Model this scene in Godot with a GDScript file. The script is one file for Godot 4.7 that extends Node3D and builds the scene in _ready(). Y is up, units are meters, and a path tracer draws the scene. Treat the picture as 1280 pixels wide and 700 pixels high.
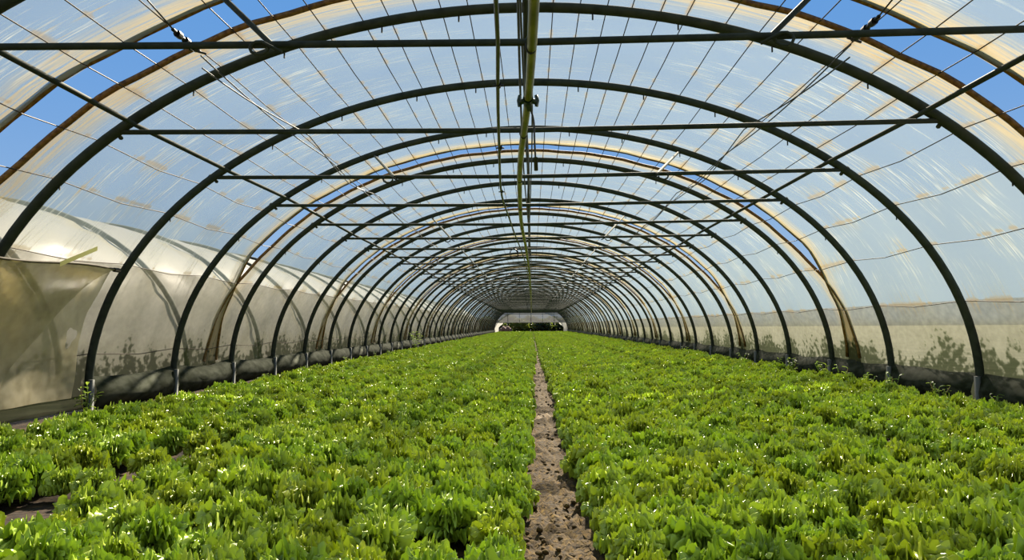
extends Node3D
# A long plastic-film tunnel greenhouse planted with lettuce. The tunnel runs along -Z from the camera; depth d means z = -d.

const A := 4.02          # half width of a hoop
const B := 2.785         # rise of the elliptic part
const CY := 0.21         # height where the ellipse begins
const BAY := 1.5         # distance between hoops
const FIRST := 3.24      # depth of hoop number 0
const HOOPS := 49
const TIE_Y := 2.12
const EYE := Vector3(0.05, 0.74, 0.0)
const MID := 0.09        # the path and the pipes lie a little beside the tunnel's axis
const ORDINAL := ["first", "second", "third", "fourth", "fifth", "sixth", "seventh", "eighth", "ninth", "tenth", "eleventh", "twelfth", "thirteenth", "fourteenth", "fifteenth", "sixteenth", "seventeenth", "eighteenth", "nineteenth", "twentieth"]

var taken := {}
var steel: StandardMaterial3D
var galvanised: StandardMaterial3D
var rng := RandomNumberGenerator.new()
var noise := FastNoiseLite.new()

# ------------------------------------------------------------------ helpers
func numbered(called: String) -> String:
	var n: int = taken.get(called, 0)
	taken[called] = n + 1
	return called if n == 0 else "%s_%03d" % [called, n]

func tag(o: Node3D, label: String, category: String, group := "", kind := "") -> Node3D:
	if label: o.set_meta("label", label)
	if category: o.set_meta("category", category)
	if group: o.set_meta("group", group)
	if kind: o.set_meta("kind", kind)
	return o

func base(called: String, at := Vector3.ZERO) -> Node3D:
	var o := Node3D.new()
	o.name = numbered(called)
	add_child(o)
	o.position = at
	return o

func put(mesh: Mesh, called: String, m: Material, parent: Node3D = null) -> MeshInstance3D:
	var o := MeshInstance3D.new()
	o.mesh = mesh
	o.material_override = m
	o.name = numbered(called) if parent == null else called
	(self if parent == null else parent).add_child(o, true)
	return o

func mat(c: Color, rough: float, metal := 0.0) -> StandardMaterial3D:
	var m := StandardMaterial3D.new()
	m.albedo_color = c
	m.roughness = rough
	m.metallic = metal
	return m

func noise_texture(seed_: int, freq: float, ramp: Array, size := 512, octaves := 4) -> NoiseTexture2D:
	var n := FastNoiseLite.new()
	n.seed = seed_
	n.frequency = freq
	n.fractal_octaves = octaves
	var t := NoiseTexture2D.new()
	t.width = size
	t.height = size
	t.seamless = true
	t.noise = n
	if ramp.size():
		var g := Gradient.new()
		var offs := PackedFloat32Array()
		var cols := PackedColorArray()
		for r in ramp:
			offs.append(r[0])
			cols.append(r[1])
		g.offsets = offs
		g.colors = cols
		t.color_ramp = g
	return t

func grid_mesh(pts: PackedVector3Array, uvs: PackedVector2Array, cols: PackedColorArray, nu: int, nv: int, skip := {}) -> ArrayMesh:
	# nu points across, nv points along; pts[v * nu + u]
	var st := SurfaceTool.new()
	st.begin(Mesh.PRIMITIVE_TRIANGLES)
	for i in pts.size():
		if uvs.size(): st.set_uv(uvs[i])
		if cols.size(): st.set_color(cols[i])
		st.add_vertex(pts[i])
	for v in nv - 1:
		for u in nu - 1:
			if skip.has(v * nu + u): continue
			var a := v * nu + u
			st.add_index(a); st.add_index(a + 1); st.add_index(a + nu)
			st.add_index(a + 1); st.add_index(a + nu + 1); st.add_index(a + nu)
	st.generate_normals()
	return st.commit()

func tube_into(st: SurfaceTool, path: PackedVector3Array, radius: float, sides := 8, first := 0, squash := 1.0) -> int:
	# a round bar along a path, capped; returns the next free vertex index
	var n := path.size()
	var up := Vector3.UP
	var at := first
	for i in n:
		var t := (path[mini(i + 1, n - 1)] - path[maxi(i - 1, 0)]).normalized()
		if absf(t.dot(up)) > 0.95: up = Vector3(0, 0, 1) if absf(t.z) < 0.9 else Vector3(1, 0, 0)
		var s := t.cross(up).normalized()
		up = s.cross(t).normalized()
		for k in sides:
			var w := TAU * k / sides
			st.set_smooth_group(0)
			st.add_vertex(path[i] + (s * cos(w) + up * sin(w) * squash) * radius)
	for i in n - 1:
		for k in sides:
			var a := at + i * sides + k
			var b := at + i * sides + (k + 1) % sides
			st.add_index(a); st.add_index(b); st.add_index(a + sides)
			st.add_index(b); st.add_index(b + sides); st.add_index(a + sides)
	at += n * sides
	for e in [0, n - 1]:
		st.add_vertex(path[e])
		for k in sides:
			st.add_index(at)
			st.add_index(first + e * sides + k)
			st.add_index(first + e * sides + (k + 1) % sides)
		at += 1
	return at

func tube(path: PackedVector3Array, radius: float, sides := 8, squash := 1.0) -> ArrayMesh:
	var st := SurfaceTool.new()
	st.begin(Mesh.PRIMITIVE_TRIANGLES)
	tube_into(st, path, radius, sides, 0, squash)
	st.generate_normals()
	return st.commit()

func box(size: Vector3) -> BoxMesh:
	var b := BoxMesh.new()
	b.size = size
	return b

# point on the hoop profile, grown outward by e; t runs 0 (left foot) .. 1 (right foot)
const LEG := 0.21
func profile(t: float, e := 0.0, low := 0.0) -> Vector2:
	var arc := 0.5 * PI * (A + B) * 0.985
	var leg := CY - low
	var s := t * (arc + 2.0 * leg)
	if s < leg: return Vector2(-A - e, low + s)
	if s > leg + arc: return Vector2(A + e, CY - (s - leg - arc))
	# even steps round the ellipse, approximately
	var w := PI * (s - leg) / arc
	w = w + 0.5 * (1.0 - A / B) * 0.42 * -sin(2.0 * w) * 0.5
	return Vector2(-(A + e) * cos(w), CY + (B + e) * sin(w))

func hoop_y(x: float, e := 0.0) -> float:
	return CY + (B + e) * sqrt(maxf(0.0, 1.0 - pow(x / (A + e), 2.0)))

func hoop_x(y: float, e := 0.0) -> float:
	return (A + e) * sqrt(maxf(0.0, 1.0 - pow(maxf(0.0, y - CY) / (B + e), 2.0)))

func hoop_depth(k: int) -> float:
	return FIRST + BAY * k

func _ready() -> void:
	rng.seed = 11
	noise.seed = 5
	noise.frequency = 1.0
	# -------------------------------------------------------------- camera, sky, sun, exposure
	var cam := Camera3D.new()
	cam.name = "camera"
	cam.fov = 44.38
	cam.position = EYE
	cam.rotation_degrees = Vector3(3.8, 1.6, -0.35)
	cam.near = 0.05
	cam.far = 600.0
	add_child(cam)
	cam.current = true

	var env := Environment.new()
	var sky_m := ProceduralSkyMaterial.new()
	sky_m.sky_top_color = Color(0.36, 0.60, 0.87)
	sky_m.sky_horizon_color = Color(0.70, 0.80, 0.88)
	sky_m.sky_curve = 0.125
	sky_m.ground_bottom_color = Color(0.32, 0.30, 0.24)
	sky_m.ground_horizon_color = Color(0.55, 0.55, 0.48)
	sky_m.sun_angle_max = 30.0
	sky_m.sky_energy_multiplier = 1.0
	var sky := Sky.new()
	sky.sky_material = sky_m
	env.background_mode = Environment.BG_SKY
	env.sky = sky
	env.tonemap_mode = Environment.TONE_MAPPER_LINEAR
	env.tonemap_exposure = 1.0
	env.sdfgi_enabled = true
	env.ssao_enabled = true
	env.ssil_enabled = true
	var we := WorldEnvironment.new()
	we.name = "world"
	we.environment = env
	add_child(we)

	var sun := DirectionalLight3D.new()
	sun.name = "sun"
	sun.light_color = Color(1.0, 0.95, 0.86)
	sun.light_energy = 7.7
	sun.light_angular_distance = 1.6
	sun.shadow_enabled = true
	add_child(sun)
	sun.look_at_from_position(Vector3(0.22, 0.70, -0.76) * 20.0, Vector3.ZERO)

	steel = mat(Color(0.22, 0.24, 0.22), 0.75, 0.0)
	steel.metallic_specular = 0.3
	steel.albedo_texture = noise_texture(3, 0.02, [[0.0, Color(0.62, 0.64, 0.6)], [0.55, Color(0.9, 0.92, 0.88)], [1.0, Color(1, 0.95, 0.85)]], 256)
	steel.uv1_triplanar = true
	steel.uv1_scale = Vector3(1.3, 1.3, 1.3)
	galvanised = mat(Color(0.36, 0.37, 0.35), 0.6, 0.2)

	build_ground()
	build_film()
	build_hoops()
	build_long_members()
	build_end_wall()
	build_surroundings()
	build_pipes()
	build_curtain()
	build_lettuce()
	build_weeds()

# ------------------------------------------------------------------ ground
func build_ground() -> void:
	var soil := mat(Color(1, 1, 1), 0.95)
	soil.albedo_texture = noise_texture(21, 0.02, [[0.0, Color(0.09, 0.065, 0.035)], [0.4, Color(0.17, 0.12, 0.065)], [0.62, Color(0.25, 0.18, 0.10)], [1.0, Color(0.36, 0.27, 0.16)]], 512, 5)
	soil.uv1_triplanar = true
	soil.uv1_world_triplanar = true
	soil.uv1_scale = Vector3(0.9, 0.9, 0.9)
	soil.heightmap_enabled = true
	soil.heightmap_texture = noise_texture(22, 0.03, [], 512, 5)
	soil.heightmap_scale = 1.2
	# soil inside the tunnel, uneven between the rows
	var nu := 57
	var nv := 240
	var pts := PackedVector3Array()
	for v in nv:
		var d := -6.0 + 86.0 * pow(v / float(nv - 1), 1.6)
		for u in nu:
			var x := -4.3 + 8.6 * u / float(nu - 1)
			var y := -0.02 + 0.03 * noise.get_noise_2d(x * 2.2, d * 2.2) + 0.02 * noise.get_noise_2d(x * 7.0 + 30.0, d * 7.0)
			if absf(x - 0.16) < 0.3: y -= 0.05
			pts.append(Vector3(x, y, -d))
	var fl := put(grid_mesh(pts, PackedVector2Array(), PackedColorArray(), nu, nv), "floor", soil)
	tag(fl, "dark brown soil floor of the tunnel under the lettuce", "soil", "", "structure")

	# the trodden path down the middle: crumbly, finely broken
	var crust := mat(Color(1, 1, 1), 0.92)
	crust.albedo_texture = noise_texture(31, 0.03, [[0.0, Color(0.10, 0.07, 0.02)], [0.38, Color(0.22, 0.16, 0.04)], [0.6, Color(0.32, 0.24, 0.06)], [1.0, Color(0.45, 0.36, 0.12)]], 512, 5)
	crust.uv1_triplanar = true
	crust.uv1_world_triplanar = true
	crust.uv1_scale = Vector3(2.2, 2.2, 2.2)
	crust.heightmap_enabled = true
	crust.heightmap_texture = noise_texture(32, 0.04, [], 512, 5)
	crust.heightmap_scale = 0.8
	nu = 31
	nv = 620
	pts = PackedVector3Array()
	for v in nv:
		var d := 1.1 + 70.0 * pow(v / float(nv - 1), 2.6)
		for u in nu:
			var q := u / float(nu - 1) * 2.0 - 1.0
			var x := 0.04 + MID + 0.0025 * d * (1.0 if d < 20.0 else 20.0 / d) + q * 0.24
			var ridge := absf(noise.get_noise_2d(x * 9.0, d * 26.0))
			var y := 0.006 + 0.045 * ridge + 0.022 * noise.get_noise_2d(x * 16.0, d * 30.0 + 9.0) + 0.03 * noise.get_noise_2d(x * 2.0, d * 3.0)
			y -= 0.10 * pow(absf(q), 6.0)
			pts.append(Vector3(x, y, -d))
	var path := put(grid_mesh(pts, PackedVector2Array(), PackedColorArray(), nu, nv), "soil_path", crust)
	tag(path, "narrow trodden bare earth path running between the two lettuce beds", "path")

	# loose crumbs of earth on the path and along the walls: nobody could count them
	var clods := MultiMeshInstance3D.new()
	var mm := MultiMesh.new()
	mm.transform_format = MultiMesh.TRANSFORM_3D
	mm.mesh = clod_mesh()
	var where: Array[Transform3D] = []
	for i in 1700:
		var d := 1.3 + 22.0 * pow(rng.randf(), 1.8)
		var x := 0.06 + MID + 0.0025 * d + rng.randf_range(-0.19, 0.19)
		var y := 0.018
		if i % 2 == 0:
			x = (-1.0 if rng.randf() < 0.6 else 1.0) * rng.randf_range(3.45, 3.9)
			d = 3.5 + 22.0 * rng.randf()
			y = 0.0
		var s := rng.randf_range(0.004, 0.014)
		where.append(Transform3D(Basis.from_euler(Vector3(rng.randf() * TAU, rng.randf() * TAU, 0)).scaled(Vector3(s, s * rng.randf_range(0.5, 0.9), s)), Vector3(x, y + s * 0.3, -d)))
	mm.instance_count = where.size()
	for i in where.size(): mm.set_instance_transform(i, where[i])
	clods.multimesh = mm
	clods.material_override = crust
	clods.name = "soil_crumbs"
	add_child(clods)
	tag(clods, "loose crumbs of dry earth on the path and beside the walls", "soil crumbs", "", "stuff")

func clod_mesh() -> ArrayMesh:
	var st := SurfaceTool.new()
	st.begin(Mesh.PRIMITIVE_TRIANGLES)
	var n := 6
	for j in 5:
		for i in n:
			var v := Vector3(cos(TAU * i / n) * sin(PI * j / 4.0), cos(PI * j / 4.0), sin(TAU * i / n) * sin(PI * j / 4.0))
			st.add_vertex(v * (1.0 + 0.35 * noise.get_noise_3d(v.x * 1.7, v.y * 1.7, v.z * 1.7)))
	for j in 4:
		for i in n:
			var a := j * n + i
			var b := j * n + (i + 1) % n
			st.add_index(a); st.add_index(b); st.add_index(a + n)
			st.add_index(b); st.add_index(b + n); st.add_index(a + n)
	st.generate_normals()
	return st.commit()

# ------------------------------------------------------------------ wires that press the film down
func wire_spots() -> Array:
	# (x, y) of each long wire at a hoop
	var out := []
	for y in [0.50, 1.32, 1.79, 2.06]: out.append(Vector2(-hoop_x(y), y))
	for y in [0.93, 1.43, 1.79, 2.06]: out.append(Vector2(hoop_x(y), y))
	for s: float in [-1.0, 1.0]:
		for x: float in [2.62, 2.38, 2.13, 1.88, 1.62, 1.39, 1.12, 0.94, 0.74, 0.57, 0.38, 0.19]:
			out.append(Vector2(s * (x + (0.03 if s > 0 else 0.0)), hoop_y(x)))
	return out

# ------------------------------------------------------------------ film
const FU := 1024
const FV := 768
func film_texture(seed_: int, ts: PackedFloat32Array) -> ImageTexture:
	# colour and cover of the film: haze, creases running round the hoop, rusty stains along the wires, grime and algae at the foot.
	# ts: where along the profile each wire lies (0..1)
	var streaks := FastNoiseLite.new()
	streaks.seed = seed_
	streaks.frequency = 0.17
	streaks.fractal_octaves = 3
	var si := streaks.get_image(110, FV, false, false, false)
	si.convert(Image.FORMAT_L8)
	si.resize(FU, FV, Image.INTERPOLATE_BILINEAR)
	var fine := FastNoiseLite.new()
	fine.seed = seed_ + 1
	fine.frequency = 0.40
	fine.fractal_octaves = 2
	var fi := fine.get_image(60, FV, false, false, false)
	fi.convert(Image.FORMAT_L8)
	fi.resize(FU, FV, Image.INTERPOLATE_BILINEAR)
	var blot := FastNoiseLite.new()
	blot.seed = seed_ + 2
	blot.frequency = 0.012
	blot.fractal_octaves = 4
	var bi := blot.get_image(FU, FV, false, false, false)
	bi.convert(Image.FORMAT_L8)
	var grain := FastNoiseLite.new()
	grain.seed = seed_ + 3
	grain.frequency = 0.11
	grain.fractal_octaves = 4
	var gi := grain.get_image(FU, FV / 2, false, false, false)
	gi.convert(Image.FORMAT_L8)
	gi.resize(FU, FV, Image.INTERPOLATE_CUBIC)
	var S := si.get_data()
	var F := fi.get_data()
	var W := bi.get_data()
	var G := gi.get_data()
	var r2 := RandomNumberGenerator.new()
	r2.seed = seed_
	# how near each column is to a wire, and the height of each column
	var near := PackedFloat32Array()
	var high := PackedFloat32Array()
	var shoulder := PackedFloat32Array()
	var outer := PackedFloat32Array()
	var wire_col := PackedInt32Array()
	for u in FU:
		var t := (u + 0.5) / FU
		var best := 9.0
		var col := 0
		for w in ts:
			if absf(t - w) * 10.9 < best:
				best = absf(t - w) * 10.9
				col = clampi(int(w * FU), 0, FU - 1)
		near.append(best)
		wire_col.append(col)
		var p := profile(t)
		outer.append(smoothstep(0.7, 2.2, absf(p.x)))
		high.append(p.y)
		shoulder.append(smoothstep(0.9, 2.0, absf(p.x)) * smoothstep(0.95, 1.35, p.y))
	var out := PackedByteArray()
	out.resize(FU * FV * 4)
	var i := 0
	for v in FV:
		var edge := minf(v, FV - 1 - v) / float(FV) * 4.14      # metres from the hem
		var hem := 1.0 - smoothstep(0.10, 0.34, edge)
		for u in FU:
			var s := S[i] / 255.0
			var f := F[i] / 255.0
			var w := W[i] / 255.0
			var g := G[i] / 255.0
			var r := 0.56
			var gg := 0.595
			var b := 0.585
			var a := 0.48 + 0.10 * (w - 0.5)
			# creases
			var cr := smoothstep(0.58, 0.78, s) * smoothstep(0.32, 0.6, w) * (0.3 + 0.7 * shoulder[u]) * 0.26 + smoothstep(0.60, 0.8, f) * smoothstep(0.42, 0.62, w) * (0.15 + 0.85 * shoulder[u]) * 0.34
			a += cr
			r += 0.45 * cr; gg += 0.38 * cr; b += 0.36 * cr
			var y := high[u]
			# side wall: a second, dusty layer below the low wire
			var left := u < FU / 2
			if y < (1.30 if left else 0.93):
				a = 0.80 + 0.12 * (w - 0.5) + 0.4 * cr
				r = 0.475 + 0.14 * (g - 0.5); gg = 0.465 + 0.14 * (g - 0.5); b = 0.405 + 0.14 * (g - 0.5)
			elif y < 1.8:
				a += 0.08
			# hems: doubled, yellowed film
			if hem > 0.0:
				var h := hem * smoothstep(0.25, 0.55, s * 0.6 + f * 0.4)
				a = lerpf(a, 0.86, h)
				r = lerpf(r, 0.70, h * 0.8); gg = lerpf(gg, 0.62, h * 0.8); b = lerpf(b, 0.46, h * 0.8)
			# rust along the wires
			var nw := near[u]
			if nw < 0.22 and y > 0.8:
				var along := smoothstep(0.50, 0.70, W[v * FU + wire_col[u]] / 255.0 + 0.3 * (G[v * FU + wire_col[u]] / 255.0 - 0.5))
				along *= 0.25 + 0.75 * outer[u]
				var core := smoothstep(0.0, 0.3, along) * (1.0 - smoothstep(0.2, 1.0, (nw + 0.02 * (g - 0.5)) / (0.008 + 0.034 * along)))
				var drip := along * smoothstep(0.5, 0.68, s * 0.55 + f * 0.45) * (1.0 - smoothstep(0.02, 0.20, nw)) * 0.75
				var st := maxf(core * 0.6, drip * outer[u] * 0.8)
				if st > 0.0:
					a = lerpf(a, 0.86, st)
					r = lerpf(r, 0.58, st); gg = lerpf(gg, 0.475, st); b = lerpf(b, 0.27, st)
			# algae and splashed earth at the foot
			if y < 0.85:
				var reach := 0.40 + 0.55 * (w - 0.42) + 0.50 * (g - 0.5)
				var al := (1.0 - smoothstep(reach - 0.10, reach + 0.05, y)) * smoothstep(0.18, 0.46, g * 0.7 + f * 0.3 + 0.5 * (0.42 - y))
				a = lerpf(a, 0.95, al)
				r = lerpf(r, 0.15, al * 0.85); gg = lerpf(gg, 0.18, al * 0.85); b = lerpf(b, 0.08, al * 0.85)
			var k := i * 4
			out[k] = int(clampf(r, 0, 1) * 255)
			out[k + 1] = int(clampf(gg, 0, 1) * 255)
			out[k + 2] = int(clampf(b, 0, 1) * 255)
			out[k + 3] = int(clampf(a, 0, 1) * 255)
			i += 1
	return ImageTexture.create_from_image(Image.create_from_data(FU, FV, false, Image.FORMAT_RGBA8, out))

func hem_depth(mid: float, y: float, side: float) -> float:
	# the two hems of a vent: apart over the roof, crossing lower down; side -1 nearer hem, +1 farther hem
	var open := smoothstep(1.05, 1.75, y)
	var half := lerpf(-0.05, 0.18, open)
	if y < 1.05: half = -0.05 - 0.16 * (1.05 - y)
	return mid + side * half

func build_film() -> void:
	var spots := wire_spots()
	var ts := PackedFloat32Array()
	for s in spots:
		var best := 0.0
		var far := 99.0
		for k in 2001:
			var q := profile(k / 2000.0).distance_to(s)
			if q < far:
				far = q
				best = k / 2000.0
		ts.append(best)
	var mats := []
	for v in 2:
		var m := mat(Color(1, 1, 1), 0.42)
		m.albedo_texture = film_texture(100 + 17 * v, ts)
		m.transparency = BaseMaterial3D.TRANSPARENCY_ALPHA
		m.backlight_enabled = true
		m.backlight = Color(0.97, 0.97, 0.95)
		m.cull_mode = BaseMaterial3D.CULL_DISABLED
		m.texture_repeat = false
		mats.append(m)
	var hem_m := mat(Color(0.60, 0.49, 0.27), 0.7)
	hem_m.albedo_texture = noise_texture(41, 0.03, [[0.0, Color(0.45, 0.38, 0.3)], [0.5, Color(0.85, 0.8, 0.7)], [1.0, Color(1, 1, 1)]], 256)
	hem_m.uv1_triplanar = true
	hem_m.uv1_scale = Vector3(3, 3, 3)
	hem_m.backlight_enabled = true
	hem_m.backlight = Color(0.8, 0.62, 0.35)
	var skirt_m := mat(Color(1, 1, 1), 0.9)
	skirt_m.metallic_specular = 0.25
	skirt_m.albedo_texture = noise_texture(43, 0.018, [[0.0, Color(0.08, 0.10, 0.04)], [0.35, Color(0.135, 0.155, 0.085)], [0.5, Color(0.20, 0.215, 0.165)], [1.0, Color(0.28, 0.29, 0.245)]], 512)
	skirt_m.uv1_triplanar = true
	skirt_m.uv1_world_triplanar = true
	skirt_m.uv1_scale = Vector3(0.5, 1.1, 0.5)

	var nu := 97
	for k in range(-2, 16):
		# vents lie just before hoops 1, 4, 7 ...
		var vent_near := hoop_depth(3 * k + 1) - 0.54
		var vent_far := hoop_depth(3 * k + 4) - 0.54
		var sheet := base("film_sheet")
		tag(sheet, "translucent weathered film sheet over three hoops, " + ("first beside the tan curtain" if k == 0 else "%s beyond the one beside the tan curtain" % ORDINAL[k - 1] if k > 0 else "before the vent with the turnbuckles" if k == -1 else "second before the vent with the turnbuckles"), "film sheet", "film sheets covering the tunnel")
		var nv := 25 if k < 6 else 13
		var pts := PackedVector3Array()
		var uvs := PackedVector2Array()
		for v in nv:
			var q := v / float(nv - 1)
			for u in nu:
				var t := u / float(nu - 1)
				var p0 := profile(t)
				var d := lerpf(hem_depth(vent_near, p0.y, 1.0), hem_depth(vent_far, p0.y, -1.0), q)
				var bay := fposmod((d - FIRST) / BAY, 1.0)
				var e := 0.043 + 0.006 * q - 0.028 * pow(sin(PI * bay), 2.0) * smoothstep(0.3, 0.9, p0.y)
				e += 0.010 * noise.get_noise_2d(t * 40.0 + k * 9.0, d * 1.2) * sin(PI * bay)
				var p := profile(t, e)
				pts.append(Vector3(p.x, p.y, -d))
				uvs.append(Vector2(t, q))
		put(grid_mesh(pts, uvs, PackedColorArray(), nu, nv), "film", mats[absi(k) % 2], sheet)
		# rolled hems
		for side in [0, 1]:
			var line := PackedVector3Array()
			for u in 81:
				var t := 0.03 + 0.94 * u / 80.0
				var y0 := profile(t).y
				var d := hem_depth(vent_near, y0, 1.0) if side == 0 else hem_depth(vent_far, y0, -1.0)
				var p := profile(t, 0.036 + 0.004 * sin(u * 1.7))
				line.append(Vector3(p.x, p.y, -d - 0.012 * sin(u * 0.9)))
			put(tube(line, 0.021, 6), "hem", hem_m, sheet)
		# earth-filled skirt along each foot, one bulge per bay
		for s: float in [-1.0, 1.0]:
			for j in 3:
				var d0 := hoop_depth(3 * k + 1 + j) + (0.04 if j < 3 else 0.0)
				if d0 < -1.0 or d0 > 76.0: continue
				if s < 0.0 and d0 < 5.5: continue      # dug out under the curtain
				var sp := PackedVector3Array()
				var mu := 9
				var mv := 13
				for v in mv:
					var d := d0 + (BAY - 0.08) * v / float(mv - 1)
					var swell := 0.6 + 0.4 * sin(PI * v / float(mv - 1))
					var top := 0.30 + 0.03 * noise.get_noise_2d(d * 0.9, s * 5.0) - 0.03 * sin(PI * v / float(mv - 1))
					for u in mu:
						var w := PI * (u / float(mu - 1))
						var out := 0.13 * swell * pow(sin(w), 0.8) * (1.0 + 0.15 * noise.get_noise_2d(d * 3.0, u * 0.6 + s * 9.0))
						sp.append(Vector3(s * (A + 0.02 - out), lerpf(-0.04, top, u / float(mu - 1)), -d))
				put(grid_mesh(sp, PackedVector2Array(), PackedColorArray(), mu, mv), "skirt", skirt_m, sheet)

	# the wires themselves
	var wire_m := mat(Color(0.24, 0.20, 0.15), 0.6, 0.5)
	for s in spots:
		var line := PackedVector3Array()
		for k in range(-3, HOOPS):
			for h in [0.0, 0.5]:
				if k == HOOPS - 1 and h > 0.0: continue
				var e := 0.034 if h == 0.0 else 0.0
				var n2: Vector2 = (s - Vector2(0, CY)).normalized()
				var low := 0.03 * (1.0 if s.y < 2.2 else 0.2) if h > 0.0 else 0.0
				line.append(Vector3(s.x + n2.x * e, s.y + n2.y * e - low, -(hoop_depth(k) + BAY * h)))
		var w := put(tube(line, 0.0042, 5), "support_wire", wire_m)
		var side_ := "the curtain side" if s.x < 0.0 else "the side away from the curtain"
		if s.y < 2.1:
			var n3: int = [0.50, 1.32, 1.79, 2.06].find(s.y) if s.x < 0.0 else [0.93, 1.43, 1.79, 2.06].find(s.y)
			tag(w, "%s thin rusty wire across the film wall on %s" % [["lowest", "second lowest", "third lowest", "fourth lowest"][maxi(n3, 0)], side_], "wire", "support wires along the film walls")
		else:
			tag(w, "thin rusty wire along the roof film on %s" % side_, "wire", "support wires along the roof film on " + side_)

# ------------------------------------------------------------------ hoops
func build_hoops() -> void:
	var arc := PackedVector3Array()
	for u in 73:
		var p := profile(u / 72.0, 0.0, -0.1)
		arc.append(Vector3(p.x, p.y, 0))
	var hoop_mesh := tube(arc, 0.0355, 10)
	var hx := hoop_x(TIE_Y)
	var tie_mesh := tube(PackedVector3Array([Vector3(-hx, TIE_Y + 0.015, 0), Vector3(-hx * 0.5, TIE_Y, 0), Vector3(0, TIE_Y - 0.012, 0), Vector3(hx * 0.5, TIE_Y, 0), Vector3(hx, TIE_Y + 0.015, 0)]), 0.0185, 8)
	var clamp_mesh := tube(PackedVector3Array([Vector3(0, 0.05, -0.02), Vector3(0, 0, -0.045), Vector3(0, -0.05, -0.02)]), 0.016, 6)
	var post_mesh := tube(PackedVector3Array([Vector3(0, -0.1, 0), Vector3(0, 0.27, 0)]), 0.026, 8)
	var bolt_mesh := tube(PackedVector3Array([Vector3(0, -0.058, 0), Vector3(0, 0, 0)]), 0.006, 6)
	for k in range(-1, HOOPS):
		var d := hoop_depth(k)
		var o := base("hoop_arch", Vector3(0, 0, -d))
		var strutted := k == 0 or (k > 0 and k % 3 == 0 and k < 25)
		var where := "%s beyond the tan curtain" % ORDINAL[k - 2] if k >= 2 and k < 22 else "crossing the tan curtain" if k == 1 else "before the tan curtain" if k < 1 else "deep towards the far opening"
		tag(o, "dark steel hoop with tie bar%s, %s" % [" and struts" if strutted else "", where], "hoop", "steel hoops carrying the tunnel")
		put(hoop_mesh, "hoop", steel, o)
		put(tie_mesh, "tie_bar", steel, o)
		for s: float in [-1.0, 1.0]:
			var c := put(clamp_mesh, "clamp", steel, o)
			c.position = Vector3(s * (hx - 0.01), TIE_Y + 0.01, 0.0)
			c.rotation.z = -s * 0.85
			var p := put(post_mesh, "ground_post", galvanised, o)
			p.position = Vector3(s * (A - 0.055), 0.0, 0.045)
		if k < 8:
			for x: float in [-3.3, -2.35, -1.7, -1.0, -0.45, 0.5, 1.1, 1.75, 2.4, 3.35]:
				var b := put(bolt_mesh, "bolt", steel, o)
				b.position = Vector3(x, hoop_y(x) - 0.02, 0.0)
		if strutted:
			for s: float in [-1.0, 1.0]:
				var foot := Vector3(s * 1.21, TIE_Y, 0.0 if k == 0 else BAY)
				var head := Vector3(s * 1.80, hoop_y(1.80), 0.0)
				if k > 0: head = Vector3(s * 1.74, hoop_y(1.74) - 0.02, 0.0)
				put(tube(PackedVector3Array([foot + (foot - head).normalized() * 0.03, head]), 0.0145, 8), "strut", steel, o)
				var hook := PackedVector3Array()
				for i in 9:
					var w := TAU * 0.8 * i / 8.0
					hook.append(foot + Vector3(s * 0.05 - s * 0.045 * cos(w), -0.03 - 0.032 * sin(w), 0.03))
				hook.append(foot + Vector3(-s * 0.06, -0.05, 0.03))
				put(tube(hook, 0.0085, 6), "hook", steel, o)

# ------------------------------------------------------------------ purlins
func build_long_members() -> void:
	for s: float in [-1.0, 1.0]:
		var line := PackedVector3Array()
		for k in range(-3, HOOPS):
			var x := 2.74 + 0.02 * sin(k * 1.9 + s)
			line.append(Vector3(s * x, hoop_y(2.74) - 0.055 - 0.012 * sin(k * 1.3), -hoop_depth(k)))
		var o := put(tube(line, 0.0185, 8), "purlin", steel)
		tag(o, "long steel purlin under the hoops on the side with the tan curtain" if s < 0 else "long steel purlin under the hoops on the side without a curtain", "purlin")
	var ridge := PackedVector3Array()
	for k in range(-3, HOOPS):
		ridge.append(Vector3(-0.075 + MID + 0.012 * sin(k * 1.7), hoop_y(0.0) - 0.055, -hoop_depth(k)))
	var r := put(tube(ridge, 0.021, 8), "ridge_purlin", steel)
	tag(r, "long steel ridge tube under the crown of the hoops", "purlin")

# ------------------------------------------------------------------ pipes and cables under the roof
func curve_path(keys: Array, n: int) -> PackedVector3Array:
	var c := Curve3D.new()
	for i in keys.size():
		var a: Vector3 = keys[maxi(i - 1, 0)]
		var b: Vector3 = keys[mini(i + 1, keys.size() - 1)]
		var t := (b - a) / 6.0
		c.add_point(keys[i], -t, t)
	var out := PackedVector3Array()
	for i in n:
		out.append(c.sample_baked(c.get_baked_length() * i / float(n - 1), true))
	return out

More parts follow.
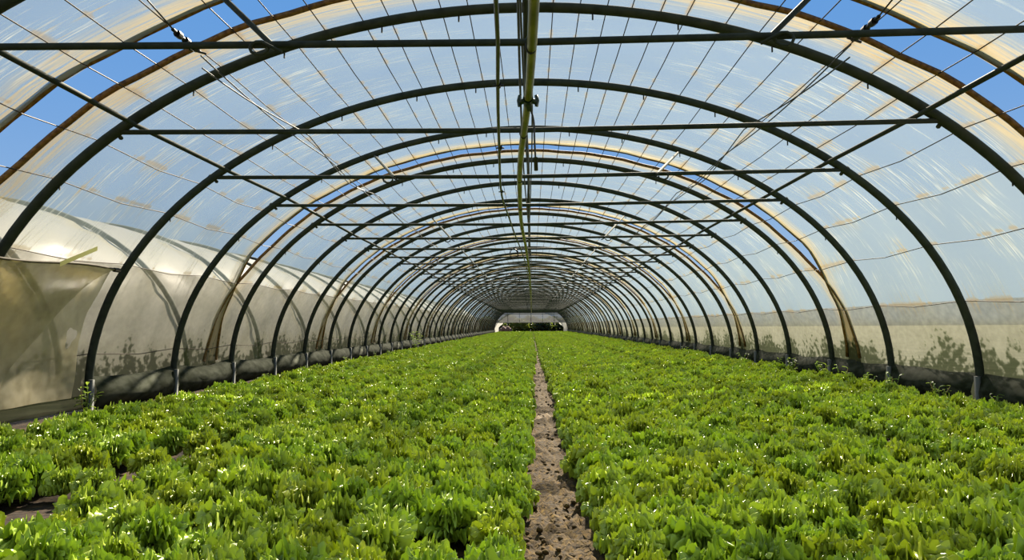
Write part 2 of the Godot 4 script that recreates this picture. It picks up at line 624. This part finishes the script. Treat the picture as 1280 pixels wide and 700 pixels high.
func build_pipes() -> void:
	var green := mat(Color(0.50, 0.50, 0.25), 0.42)
	green.albedo_texture = noise_texture(51, 0.02, [[0.0, Color(0.6, 0.62, 0.5)], [0.6, Color(0.95, 0.95, 0.9)], [1.0, Color(1, 1, 1)]], 256)
	green.uv1_triplanar = true
	var black := mat(Color(0.09, 0.095, 0.085), 0.5)
	var dark_green := mat(Color(0.07, 0.16, 0.07), 0.5)
	var y := TIE_Y - 0.047
	# main pipe, slung just under the tie bars
	var o := base("irrigation_pipe")
	tag(o, "olive green irrigation pipe slung under the tie bars along the tunnel", "pipe")
	var ks := []
	for p in [[-3.0, 0.02], [1.0, 0.0], [2.8, -0.02], [4.0, -0.05], [5.5, -0.12], [7.0, -0.15], [9.0, -0.16], [12.0, -0.12], [18.0, -0.08], [30.0, -0.05], [50.0, -0.03], [73.0, -0.03]]:
		ks.append(Vector3(p[1] + MID, y + 0.004 * sin(p[0] * 2.0), -p[0]))
	put(tube(curve_path(ks, 160), 0.0235, 10), "pipe", green, o)
	for k in range(0, 16):
		var d := hoop_depth(k)
		var x := 0.0
		for i in ks.size() - 1:
			if -ks[i].z <= d and -ks[i + 1].z >= d:
				x = lerpf(ks[i].x, ks[i + 1].x, (d + ks[i].z) / (ks[i].z - ks[i + 1].z))
		var ring := PackedVector3Array()
		for i in 11:
			var w := TAU * i / 11.0
			ring.append(Vector3(x + 0.027 * cos(w), y + 0.02 + 0.05 * sin(w), -d + 0.002 * i))
		put(tube(ring, 0.005, 5), "pipe_tie", black, o)
	# fitting with two wings and the drop hose below it
	var fit := base("pipe_fitting", Vector3(-0.05 + MID, y, -4.0))
	tag(fit, "dark green clamp fitting with two wing screws on the irrigation pipe", "fitting")
	put(tube(PackedVector3Array([Vector3(0, 0, 0.045), Vector3(0, 0, -0.045)]), 0.031, 10), "collar", dark_green, fit)
	for s: float in [-1.0, 1.0]:
		put(tube(PackedVector3Array([Vector3(s * 0.02, 0, 0.0), Vector3(s * 0.05, -0.012, 0.0)]), 0.016, 8), "screw", dark_green, fit)
		put(tube(PackedVector3Array([Vector3(s * 0.05, -0.035, 0.0), Vector3(s * 0.056, 0.0, 0.0), Vector3(s * 0.048, 0.032, 0.0)]), 0.011, 6), "wing", dark_green, fit)
	put(tube(PackedVector3Array([Vector3(0.0, -0.02, 0), Vector3(0.012, -0.06, 0)]), 0.017, 8), "outlet", dark_green, fit)
	var drop := base("drop_hose", Vector3(-0.035 + MID, y, -4.05))
	tag(drop, "short black drop hose with a sprinkler nozzle hanging from the green fitting", "hose")
	put(tube(curve_path([Vector3(0.0, -0.05, 0.05), Vector3(0.018, -0.12, 0.03), Vector3(0.022, -0.24, 0.02), Vector3(0.028, -0.36, 0.0)], 14), 0.006, 6), "hose", black, drop)
	put(tube(PackedVector3Array([Vector3(0.028, -0.33, 0.0), Vector3(0.03, -0.41, 0.0)]), 0.012, 8), "nozzle", black, drop)
	# thin pipe beside it
	var thin := base("water_pipe")
	tag(thin, "thin dark water pipe beside the thicker olive irrigation pipe", "pipe")
	var tk := []
	for p in [[-3.0, -0.14], [1.0, -0.15], [2.9, -0.18], [3.9, -0.225], [4.9, -0.265], [6.9, -0.335], [8.4, -0.31], [10.2, -0.27], [12.9, -0.2], [18.0, -0.13], [40.0, -0.09], [73.0, -0.08]]:
		tk.append(Vector3(p[1] + MID, y + 0.008, -p[0]))
	put(tube(curve_path(tk, 160), 0.0105, 8), "pipe", mat(Color(0.22, 0.23, 0.15), 0.45), thin)
	for d: float in [3.75, 5.1, 6.8]:
		var j := put(tube(PackedVector3Array([Vector3(0, 0, 0.02), Vector3(0, 0, -0.02)]), 0.016, 8), "joint", black, thin)
		var x := -0.215 + MID - (d - 3.75) * 0.037
		j.position = Vector3(x, y + 0.008, -d)
		for s: float in [-1.0, 1.0]:
			var stub := put(tube(PackedVector3Array([Vector3.ZERO, Vector3(s * 0.03, -0.004, 0)]), 0.006, 6), "stub", black, j)
			stub.position = Vector3.ZERO
	# electric cables along the ridge
	for c in 3:
		var ck := []
		for i in 26:
			var d := -3.0 + i * 3.0
			ck.append(Vector3(-0.11 + MID + 0.035 * c + 0.02 * sin(i * 1.3 + c * 2.0), [2.86, 2.72, 2.55][c] - 0.05 * absf(sin(i * 1.1 + c)), -d))
		var cable := put(tube(curve_path(ck, 120), [0.010, 0.008, 0.007][c], 6), "electric_cable", black)
		tag(cable, ["thick black cable running just below the ridge tube", "black cable sagging between the ridge tube and the tie bars", "slim black cable hanging low along the middle above the olive pipe"][c], "cable")
	# small hangers with coiled ends further down the house
	for h in [[-0.55, 18.3], [-0.35, 19.8], [-0.2, 26.0], [0.75, 22.8], [-0.25, 11.9], [-1.9, 13.7]]:
		var hg := base("wire_hanger", Vector3(h[0], TIE_Y, -hoop_depth(int(round((h[1] - FIRST) / BAY)))))
		tag(hg, "coiled black wire end hanging from a tie bar", "wire", "coiled wire ends on the tie bars")
		var coil := PackedVector3Array()
		for i in 22:
			var w := TAU * 1.6 * i / 21.0
			coil.append(Vector3(0.075 * cos(w), -0.10 + 0.085 * sin(w), 0.03 + 0.002 * i))
		put(tube(coil, 0.008, 5), "coil", black, hg)
		put(tube(PackedVector3Array([Vector3(0, 0.02, 0.03), Vector3(0.075, -0.10, 0.03)]), 0.008, 5), "hook", black, hg)
	# tensioners in the open vent, with doubled slack cable
	for s: float in [-1.0, 1.0]:
		var t := base("cable_tensioner", Vector3(s * 2.13, hoop_y(2.13) - 0.01, -4.2))
		tag(t, "black turnbuckle and slack cables in the vent on the curtain side" if s < 0 else "black turnbuckle and slack cables in the vent away from the curtain", "tensioner")
		put(tube(PackedVector3Array([Vector3(0, 0, 0.17), Vector3(0, -0.004, 0.1), Vector3(0, -0.004, -0.1), Vector3(0, 0, -0.17)]), 0.012, 7), "body", black, t)
		for q in [-0.10, 0.0, 0.1]:
			put(tube(PackedVector3Array([Vector3(0, -0.004, q + 0.022), Vector3(0, -0.004, q - 0.022)]), 0.023, 8), "nut", black, t)
		put(tube(PackedVector3Array([Vector3(-0.05, 0.0, -0.13), Vector3(0.05, -0.02, -0.16)]), 0.008, 6), "pin", black, t)
		for c in 2:
			var slack := PackedVector3Array()
			for i in 41:
				var d := 0.15 + 11.0 * i / 40.0
				slack.append(Vector3(s * (-0.02 - 0.09 * c * absf(sin(d * 0.8))) , -0.03 - (0.05 + 0.05 * c) * absf(sin(d * 1.05 + c)), -d))
			put(tube(slack, 0.0055, 5), "cable", black, t)
		put(tube(PackedVector3Array([Vector3(0, 0, 0.16), Vector3(-s * 0.02, 0.05, 0.6), Vector3(-s * 0.02, 0.06, 4.0)]), 0.0055, 5), "cable", black, t)

# ------------------------------------------------------------------ far end
func build_end_wall() -> void:
	var d := hoop_depth(HOOPS - 1) + 0.06
	var wall := base("wall_back", Vector3(0, 0, -d))
	tag(wall, "half open end wall of film above a wide low opening", "end wall", "", "structure")
	var m := mat(Color(0.15, 0.18, 0.21, 0.85), 0.45)
	m.transparency = BaseMaterial3D.TRANSPARENCY_ALPHA
	m.backlight_enabled = true
	m.backlight = Color(0.3, 0.3, 0.3)
	var white := mat(Color(0.55, 0.56, 0.54), 0.7)
	white.backlight_enabled = true
	white.backlight = Color(0.6, 0.6, 0.58)
	# gable above the opening, in panes between mullions
	var top := 1.08
	for i in 6:
		var x0 := -3.8 + 7.6 * i / 6.0 + 0.03
		var x1 := -3.8 + 7.6 * (i + 1) / 6.0 - 0.03
		var pts := PackedVector3Array()
		for u in 9:
			var x := lerpf(x0, x1, u / 8.0)
			pts.append(Vector3(x, maxf(hoop_y(x), top + 0.02), 0))
		for u in 9:
			pts.append(Vector3(lerpf(x0, x1, u / 8.0), top, 0))
		put(grid_mesh(pts, PackedVector2Array(), PackedColorArray(), 9, 2), "pane", m, wall)
		if i > 0:
			put(tube(PackedVector3Array([Vector3(x0 - 0.03, top, 0.02), Vector3(x0 - 0.03, hoop_y(x0), 0.02)]), 0.025, 6), "mullion", steel, wall)
	put(tube(PackedVector3Array([Vector3(-3.85, top, 0.03), Vector3(3.85, top, 0.03)]), 0.045, 8), "beam", white, wall)
	put(tube(PackedVector3Array([Vector3(-3.2, 2.0, 0.03), Vector3(3.2, 2.0, 0.03)]), 0.035, 8), "rail", steel, wall)
	for s: float in [-1.0, 1.0]:
		var pts := PackedVector3Array()
		for v in 7:
			var y := top * v / 6.0
			var inner := 3.55 - 0.55 * smoothstep(0.45, 1.0, v / 6.0)
			for u in 4:
				pts.append(Vector3(s * lerpf(inner, 4.02, u / 3.0), y, 0.01 + 0.02 * sin(u * 2.0)))
		put(grid_mesh(pts, PackedVector2Array(), PackedColorArray(), 4, 7), "side_panel", white, wall)

	# the near end, behind the camera, closed with the same film
	var front := base("wall_front", Vector3(0, 0, 4.85))
	tag(front, "film end wall closing the near end of the tunnel", "end wall", "", "structure")
	var f := mat(Color(0.50, 0.53, 0.50, 0.75), 0.45)
	f.transparency = BaseMaterial3D.TRANSPARENCY_ALPHA
	f.backlight_enabled = true
	f.backlight = Color(0.9, 0.9, 0.9)
	var fp := PackedVector3Array()
	for u in 41:
		var x := lerpf(-A, A, u / 40.0)
		fp.append(Vector3(x, hoop_y(x), 0))
	for u in 41:
		fp.append(Vector3(lerpf(-A, A, u / 40.0), -0.05, 0))
	put(grid_mesh(fp, PackedVector2Array(), PackedColorArray(), 41, 2), "film", f, front)
	for x: float in [-1.2, 1.2]:
		put(tube(PackedVector3Array([Vector3(x, -0.05, 0.03), Vector3(x, hoop_y(x), 0.03)]), 0.03, 8), "post", steel, front)

# ------------------------------------------------------------------ outside
func build_surroundings() -> void:
	var land := mat(Color(1, 1, 1), 1.0)
	land.albedo_texture = noise_texture(61, 0.015, [[0.0, Color(0.20, 0.22, 0.12)], [0.45, Color(0.33, 0.34, 0.23)], [0.7, Color(0.41, 0.41, 0.31)], [1.0, Color(0.50, 0.49, 0.40)]], 512)
	land.uv1_triplanar = true
	land.uv1_world_triplanar = true
	land.uv1_scale = Vector3(0.12, 0.12, 0.12)
	var pts := PackedVector3Array()
	for v in 41:
		for u in 41:
			pts.append(Vector3(-200.0 + 10.0 * u, -0.13, 60.0 - 8.0 * v))
	var g := put(grid_mesh(pts, PackedVector2Array(), PackedColorArray(), 41, 41), "ground", land)
	tag(g, "dry grassy ground outside the tunnel", "ground", "", "structure")

	# the next tunnel on the left
	var n := base("neighbouring_tunnel", Vector3(-9.6, 0, 0))
	tag(n, "next white plastic tunnel seen hazily through the film beyond the tan curtain", "greenhouse")
	var cover := mat(Color(0.68, 0.66, 0.60), 0.20)
	cover.backlight_enabled = true
	cover.backlight = Color(0.8, 0.8, 0.78)
	pts = PackedVector3Array()
	for v in 241:
		var d := -8.0 + 84.0 * v / 240.0
		for u in 49:
			var p := profile(u / 48.0, 0.02 + 0.02 * sin(d * 2.1) + 0.05 * noise.get_noise_2d(u * 0.35, d * 0.8) + 0.03 * noise.get_noise_2d(u * 0.9, d * 2.0))
			pts.append(Vector3(p.x, p.y - 0.1, -d))
	put(grid_mesh(pts, PackedVector2Array(), PackedColorArray(), 49, 241), "cover", cover, n)
	var arc := PackedVector3Array()
	for u in 41:
		var p := profile(u / 40.0, 0.06)
		arc.append(Vector3(p.x, p.y - 0.1, 0))
	var am := tube(arc, 0.04, 6)
	for k in 24:
		var h := put(am, "hoop", steel, n)
		h.position.z = 4.0 - k * 3.0

	# bushes beyond the far opening
	var leaf_m := mat(Color(0.13, 0.17, 0.07), 0.7)
	leaf_m.backlight_enabled = true
	leaf_m.backlight = Color(0.35, 0.4, 0.15)
	var light_leaf := mat(Color(0.30, 0.33, 0.10), 0.7)
	light_leaf.backlight_enabled = true
	light_leaf.backlight = Color(0.4, 0.45, 0.15)
	var bark := mat(Color(0.17, 0.12, 0.09), 0.9)
	var spots := [[-5.2, 81.2, 1.9, 0], [-3.9, 79.3, 1.5, 0], [-2.6, 81.2, 2.1, 0], [-1.3, 79.3, 1.7, 1], [0.0, 81.2, 2.0, 0], [1.3, 79.3, 1.6, 0], [2.6, 81.2, 1.9, 0], [3.9, 79.3, 1.7, 0], [5.2, 81.2, 2.0, 0]]
	for s in spots:
		var b := base("bush", Vector3(s[0], -0.13, -s[1]))
		tag(b, "yellowish green bush outside the far opening of the tunnel" if s[3] else "dark leafy bush outside the far opening of the tunnel", "bush", "" if s[3] else "dark bushes beyond the far opening")
		put(tube(PackedVector3Array([Vector3.ZERO, Vector3(0.05, 0.5, 0), Vector3(0.0, 1.1, 0.05)]), 0.07, 6), "stem", bark, b)
		var st := SurfaceTool.new()
		st.begin(Mesh.PRIMITIVE_TRIANGLES)
		for i in 1500:
			var dir := Vector3(rng.randfn(), rng.randfn(), rng.randfn()).normalized()
			var c := dir * pow(rng.randf(), 0.4) * Vector3(1.2, s[2] * 0.52, 0.85) + Vector3(0, s[2] * 0.52, 0)
			var bs := Basis.from_euler(Vector3(rng.randf() * TAU, rng.randf() * TAU, rng.randf() * TAU)) * rng.randf_range(0.06, 0.12)
			for q in [[-1, -0.5], [0, 1.4], [1, -0.5], [-1, -0.5], [1, -0.5], [0, -1.4]]:
				st.set_normal(bs.z.normalized())
				st.add_vertex(c + bs * Vector3(q[0], q[1], 0))
		put(st.commit(), "foliage", light_leaf if s[3] else leaf_m, b)
	var hut := base("low_wall", Vector3(-2.9, -0.13, -78.0))
	tag(hut, "low pinkish rubble wall outside the far opening", "wall")
	var pink := mat(Color(0.42, 0.33, 0.29), 0.9)
	for i in 5:
		var c := put(clod_mesh(), "stone", pink, hut)
		c.position = Vector3(-0.5 + i * 0.26, 0.28 + 0.2 * (i % 2), 0)
		c.scale = Vector3(0.26, 0.34, 0.25)
		c.rotation.y = i * 1.3

# ------------------------------------------------------------------ tan curtain on the left
func build_curtain() -> void:
	var cloth := mat(Color(1, 1, 1), 0.8)
	cloth.albedo_texture = noise_texture(71, 0.02, [[0.0, Color(0.64, 0.60, 0.47)], [0.5, Color(0.76, 0.72, 0.59)], [1.0, Color(0.84, 0.80, 0.68)]], 256)
	cloth.uv1_triplanar = true
	cloth.uv1_scale = Vector3(0.9, 0.9, 0.9)
	cloth.transparency = BaseMaterial3D.TRANSPARENCY_ALPHA
	cloth.albedo_color = Color(1, 1, 1, 0.74)
	cloth.backlight_enabled = true
	cloth.backlight = Color(0.9, 0.86, 0.7)
	var o := base("curtain")
	tag(o, "tan woven curtain hanging in folds against the film wall, torn near its free edge", "curtain")
	var nu := 111      # along the wall
	var nv := 61       # down
	var pts := PackedVector3Array()
	var inside := {}
	for v in nv:
		var q := v / float(nv - 1)
		for u in nu:
			var p := u / float(nu - 1)
			var d := 3.45 + 2.52 * p
			var top := 1.245 + 0.02 * sin(p * 9.0)
			var y := lerpf(top, 0.13, q)
			# free edge pulled in towards the bottom
			d -= 0.03 * q * p
			# the hole
			var hd := d - 5.80
			var hy := y - 0.665
			var rr := sqrt(pow(hd / 0.075, 2.0) + pow(hy / 0.085, 2.0))
			var lim := 1.0 + 0.25 * sin(atan2(hy, hd) * 3.0 + 0.6)
			if rr < lim:
				inside[v * nu + u] = true
				if rr > 0.01:
					d = 5.80 + hd * lim / rr
					y = 0.665 + hy * lim / rr
			var fold := 0.028 * sin((d * 1.2 + y * 1.6) * 4.2) + 0.018 * sin((d - y * 0.9) * 9.0) + 0.006 * sin(d * 60.0) * (1.0 - q) * (1.0 - q)
			fold += 0.02 * noise.get_noise_2d(d * 2.0, y * 2.0)
			pts.append(Vector3(-hoop_x(y) + 0.05 + 0.6 * fold, y, -d))
	var skip := {}
	for v in nv - 1:
		for u in nu - 1:
			var a := v * nu + u
			if inside.has(a) and inside.has(a + 1) and inside.has(a + nu) and inside.has(a + nu + 1): skip[a] = true
	put(grid_mesh(pts, PackedVector2Array(), PackedColorArray(), nu, nv, skip), "cloth", cloth, o)
	# a second layer of the same cloth, folded over, ends in a slanting edge
	var lp := PackedVector3Array()
	for v in 31:
		var q := v / 30.0
		for u in 41:
			var d := lerpf(3.45, lerpf(5.95, 4.95, pow(q, 0.8)), u / 40.0)
			var y := lerpf(1.245 + 0.02 * sin((d - 3.45) / 2.52 * 9.0), 0.13, q)
			var fold := 0.03 * sin((d * 1.2 + y * 1.6) * 4.2 + 0.4) + 0.014 * sin((d + y * 0.8) * 9.0) + 0.006 * sin(d * 60.0) * (1.0 - q) * (1.0 - q)
			lp.append(Vector3(-hoop_x(y) + 0.085 + 0.6 * fold, y, -d))
	put(grid_mesh(lp, PackedVector2Array(), PackedColorArray(), 41, 31), "folded_layer", cloth, o)
	var rail := PackedVector3Array()
	for i in 21:
		var p := i / 20.0
		rail.append(Vector3(-hoop_x(1.25) + 0.085, 1.25 + 0.02 * sin(p * 9.0), -(3.4 + 2.58 * p)))
	put(tube(rail, 0.011, 6), "rail", mat(Color(0.30, 0.26, 0.18), 0.7), o)
	put(tube(PackedVector3Array([Vector3(-hoop_x(1.25) + 0.085, 1.255, -5.96), Vector3(-hoop_x(1.25) + 0.09, 1.255, -6.03)]), 0.02, 8), "rail_end", mat(Color(0.14, 0.12, 0.08), 0.7), o)
	# torn strap that sticks up from the rail
	var sp := PackedVector3Array()
	for v in 9:
		var q := v / 8.0
		for u in 2:
			sp.append(Vector3(-hoop_x(1.3) + 0.10 + 0.02 * q, 1.23 + 0.17 * q + (0.025 if u else -0.012), -(5.20 + 0.42 * q)))
	var strap := mat(Color(0.62, 0.60, 0.32), 0.7)
	strap.backlight_enabled = true
	strap.backlight = Color(0.8, 0.8, 0.5)
	put(grid_mesh(sp, PackedVector2Array(), PackedColorArray(), 2, 9), "strap", strap, o)

# ------------------------------------------------------------------ lettuce
func leaf_mesh(r: RandomNumberGenerator, length: float, width: float, lean0: float, lean1: float, frill: float) -> ArrayMesh:
	# a fan-shaped leaf that rises along +Y, leans out along +X, blistered all over and frilled at its lobed margin
	var ns := 15
	var nt := 57
	var pts := PackedVector3Array()
	var cols := PackedColorArray()
	var ph := [r.randf() * TAU, r.randf() * TAU, r.randf() * TAU, r.randf() * TAU]
	var f1 := r.randf_range(9.5, 12.5)
	var f2 := r.randf_range(21.0, 27.0)
	var shift := r.randf() * 90.0
	var spine := [Vector2.ZERO]
	var dirs := []
	for k in 40:
		var w := lerpf(lean0, lean1, pow(k / 39.0, 2.4))
		dirs.append(Vector2(sin(w), cos(w)))
		spine.append(spine[-1] + dirs[-1] * length / 40.0)
	for i in ns:
		var s := i / float(ns - 1)
		for j in nt:
			var t := j / float(nt - 1) * 2.0 - 1.0
			var se := s * (0.93 - 0.30 * t * t) + 0.07 * pow(s, 2.2) * sin(f1 * t + ph[0]) + 0.045 * pow(s, 4.0) * sin(f2 * t + ph[3])
			se = clampf(se, 0.0, 1.0)
			var k := mini(int(se * 40.0), 39)
			var p: Vector2 = spine[k].lerp(spine[k + 1], se * 40.0 - k)
			var dir: Vector2 = dirs[k]
			var nrm := Vector2(-dir.y, dir.x)            # towards the heart, upper face
			var w := width * (0.16 + 0.84 * pow(s, 0.65)) * (1.0 - 0.10 * pow(s, 4.0))
			var lift := (0.35 - 0.65 * s) * w * t * t
			var rim := maxf(pow(s, 2.2), pow(absf(t), 2.0) * s)
			var wave := frill * (rim * (0.75 * sin(f1 * t + 2.5 * s + ph[1]) + 0.6 * s * sin(f2 * t - 6.0 * s + ph[2])) + 0.35 * s * sin(10.0 * s + 3.0 * t + ph[3]))
			wave += 0.016 * s * noise.get_noise_2d(t * 4.2 + shift, s * 4.8 + shift)
			var q := p + nrm * (lift + wave)
			var z := w * (t + 0.07 * sin(f1 * t + ph[3] + 3.0 * s) * s)
			pts.append(Vector3(q.x, q.y, z))
			# pale midrib and base, yellower frill
			var rib := clampf((1.0 - absf(t) * (2.5 + 6.0 * s)), 0.0, 1.0) * (1.0 - 0.6 * s)
			var mott := 0.5 + 0.5 * noise.get_noise_2d(t * 2.0 + shift + 40.0, s * 2.0)
			var c := Color(0.120, 0.205, 0.016).lerp(Color(0.205, 0.300, 0.024), mott)
			c = c.lerp(Color(0.43, 0.53, 0.070), smoothstep(0.62, 1.0, maxf(s, absf(t))) * 0.85)
			c = c.lerp(Color(0.36, 0.46, 0.15), rib * 0.6)
			cols.append(c)
	return grid_mesh(pts, PackedVector2Array(), cols, nt, ns)

func build_lettuce() -> void:
	var r := RandomNumberGenerator.new()
	r.seed = 77
	var outer := []
	var middle := []
	var inner := []
	for i in 4:
		outer.append(leaf_mesh(r, 0.108, 0.047, 0.75, 1.75, 0.021))
		middle.append(leaf_mesh(r, 0.126, 0.046, 0.38, 1.60, 0.021))
		inner.append(leaf_mesh(r, 0.128, 0.041, 0.08, 1.30, 0.020))
	# head patterns: lists of [mesh, transform]
	var heads := []
	for h in 4:
		var list := []
		var turn := r.randf() * TAU
		for ring in [[outer, 9, 0.016, 0.004], [middle, 10, 0.012, 0.012], [inner, 8, 0.008, 0.022]]:
			for i in ring[1]:
				turn += TAU / ring[1] + r.randf_range(-0.2, 0.2)
				var sc := r.randf_range(0.86, 1.14)
				var bs := Basis(Vector3.UP, turn) * Basis(Vector3(0, 0, 1), r.randf_range(-0.18, 0.18)) * Basis().scaled(Vector3(sc, sc, sc))
				list.append([ring[0][r.randi() % 4], Transform3D(bs, Basis(Vector3.UP, turn) * Vector3(ring[2], ring[3], 0))])
			turn += 0.4
		heads.append(list)
	var leaf_mats := []
	for c in [Color(1, 1, 1), Color(0.93, 0.97, 0.92), Color(1.0, 0.97, 0.86)]:
		var m := mat(c, 0.30)
		m.vertex_color_use_as_albedo = true
		m.backlight_enabled = true
		m.backlight = Color(0.52, 0.56, 0.25)
		m.cull_mode = BaseMaterial3D.CULL_DISABLED
		leaf_mats.append(m)
	# where heads grow
	var rows := []
	for s: float in [-1.0, 1.0]:
		var x := 0.195
		var count := 0
		while x < 3.5:
			rows.append([s * x, s, mini(count, 19)])
			count += 1
			x += 0.185
			if absf(x - 1.90) < 0.10: x += 0.13
			if s < 0.0 and x > 3.36: break
	var spots := []
	for row in rows:
		var d := 1.05 + r.randf() * 0.15
		while d < 70.0:
			d += 0.182 + r.randf_range(-0.015, 0.02)
			var x: float = row[0] * (1.0 - 0.25 * smoothstep(6.0, 16.0, d) * (1.0 if absf(row[0]) < 0.25 else 0.0)) + 0.045 + MID + 0.0025 * minf(d, 20.0) + r.randf_range(-0.022, 0.022)
			var s := r.randf_range(0.82, 1.20)
			s *= 1.0 + 0.18 * noise.get_noise_2d(x * 0.9, d * 0.5)
			if absf(x + 0.27) < 0.10 and absf(d - 2.2) < 0.13: continue
			if absf(x + 1.95) < 0.18 and d > 2.3 and d < 4.2 and r.randf() < 0.6: continue
			if absf(x - 2.05) < 0.18 and d > 2.6 and d < 4.3 and r.randf() < 0.6: continue
			if absf(x) > 3.3 and r.randf() < 0.3: continue
			if r.randf() < 0.012: continue
			spots.append({"x": x, "d": d, "s": s, "side": row[1], "kind": r.randi() % 4, "turn": r.randf() * TAU, "tilt": Vector2(r.randf_range(-0.12, 0.12), r.randf_range(-0.12, 0.12)), "tone": r.randi() % 3, "row": row[2]})
	# the ones that show largest stand as single heads
	var f := 858.0
	for p in spots:
		var px: float = 664.0 + f * (p.x - EYE.x) / p.d
		var py: float = 407.0 + f * (EYE.y - 0.15 * p.s) / p.d
		p.seen = px > -35.0 and px < 1315.0 and py < 712.0
	var order := spots.filter(func(p): return p.seen)
	order.sort_custom(func(p, q): return p.d < q.d)
	var single := {}
	for i in mini(300, order.size()): single[order[i]] = true
	var rest := [[], [], [], []]
	for p in spots:
		var bs := Basis(Vector3.UP, p.turn) * Basis.from_euler(Vector3(p.tilt.x, 0, p.tilt.y))
		var tr := Transform3D(bs.scaled(Vector3.ONE * p.s), Vector3(p.x, 0.0, -p.d))
		if p.d < 1.0: continue
		if not single.has(p):
			rest[p.kind].append([tr, p.tone])
			continue
		var o := base("lettuce")
		o.transform = tr
		var side_ := "curtain side" if p.side < 0 else "side away from the curtain"
		tag(o, "frilly green lettuce, %s row from the path, %s" % [ORDINAL[p.row], side_], "lettuce", "%s row of lettuces from the path, %s" % [ORDINAL[p.row], side_])
		for e in heads[p.kind]:
			var l := put(e[0], "leaf", leaf_mats[p.tone], o)
			l.transform = e[1]
	var field := base("lettuce_field")
	tag(field, "dense carpet of small green lettuces stretching to the far end of the tunnel", "lettuce bed", "", "stuff")
	for k in 4:
		var st := SurfaceTool.new()
		st.begin(Mesh.PRIMITIVE_TRIANGLES)
		for e in heads[k]: st.append_from(e[0], 0, e[1])
		var mm := MultiMesh.new()
		mm.transform_format = MultiMesh.TRANSFORM_3D
		mm.use_colors = true
		mm.mesh = st.commit()
		mm.instance_count = rest[k].size()
		for i in rest[k].size():
			mm.set_instance_transform(i, rest[k][i][0])
			mm.set_instance_color(i, [Color(1, 1, 1), Color(0.88, 0.95, 0.86), Color(1.0, 0.94, 0.74)][rest[k][i][1]])
		var mi := MultiMeshInstance3D.new()
		mi.name = "lettuces"
		mi.multimesh = mm
		mi.material_override = leaf_mats[0]
		field.add_child(mi, true)

# ------------------------------------------------------------------ weeds at the foot of the walls
func build_weeds() -> void:
	var r := RandomNumberGenerator.new()
	r.seed = 5
	var green := mat(Color(0.34, 0.42, 0.16), 0.6)
	green.backlight_enabled = true
	green.backlight = Color(0.6, 0.7, 0.25)
	var dark := mat(Color(0.20, 0.27, 0.10), 0.6)
	dark.backlight_enabled = true
	dark.backlight = Color(0.4, 0.5, 0.2)
	var dry := mat(Color(0.52, 0.44, 0.26), 0.8)
	var lm := weed_leaf()
	# [x, depth, height, stems, label]
	var list := [[-3.72, 5.75, 0.28, 7, "bushy weed growing under the tan curtain"], [-3.66, 22.0, 0.62, 8, "tall dark weed standing against the film wall of the curtain side"]]
	for p in [[3.72, 6.35], [3.6, 6.9], [3.75, 5.6], [3.66, 8.1], [3.74, 8.9], [3.7, 10.4], [3.72, 12.1], [3.7, 14.0], [3.7, 16.5], [3.66, 7.5], [3.70, 9.8]]:
		list.append([p[0], p[1], r.randf_range(0.14, 0.30), 6, "small leafy weed at the foot of the film wall away from the curtain"])
	for p in [[-3.7, 9.6], [-3.72, 11.4], [-3.7, 13.8], [-3.7, 16.4], [-3.7, 18.0]]:
		list.append([p[0], p[1], r.randf_range(0.10, 0.18), 5, "small leafy weed at the foot of the film wall on the curtain side"])
	for w in list:
		var o := base("weed", Vector3(w[0], -0.01, -w[1]))
		var many: bool = w[4].begins_with("small")
		tag(o, w[4], "weed", ("weeds " + w[4].substr(17)) if many else "")
		for i in w[3]:
			var lean := Vector3(r.randf_range(-0.35, 0.35), 1.0, r.randf_range(-0.35, 0.35)).normalized()
			var h: float = w[2] * r.randf_range(0.6, 1.0)
			var bend := Vector3(r.randf_range(-0.2, 0.2), 0, r.randf_range(-0.2, 0.2)) * h
			var sp := PackedVector3Array([Vector3.ZERO, lean * h * 0.5, lean * h + bend * 0.5])
			var stem := put(tube(sp, 0.0035, 5), "stem", dry if i % 4 == 0 else green, o)
			for k in 7:
				var q := 0.15 + 0.85 * k / 6.0
				var l := put(lm, "leaf", dark if (i + k) % 2 else green, stem)
				var at := (sp[0].lerp(sp[1], q * 2.0)) if q < 0.5 else sp[1].lerp(sp[2], q * 2.0 - 1.0)
				var sc := r.randf_range(0.6, 1.1) * clampf(w[2] / 0.25, 0.7, 1.7)
				l.transform = Transform3D(Basis(Vector3.UP, r.randf() * TAU) * Basis(Vector3(0, 0, 1), r.randf_range(-0.2, 0.7)).scaled(Vector3.ONE * sc), at)

func weed_leaf() -> ArrayMesh:
	var pts := PackedVector3Array()
	for i in 6:
		var s := i / 5.0
		var w := 0.012 * sin(PI * (0.08 + 0.9 * s))
		for t: float in [-1.0, 0.0, 1.0]:
			pts.append(Vector3(0.055 * s, 0.006 * absf(t) + 0.02 * s - 0.03 * s * s, w * t))
	return grid_mesh(pts, PackedVector2Array(), PackedColorArray(), 3, 6)
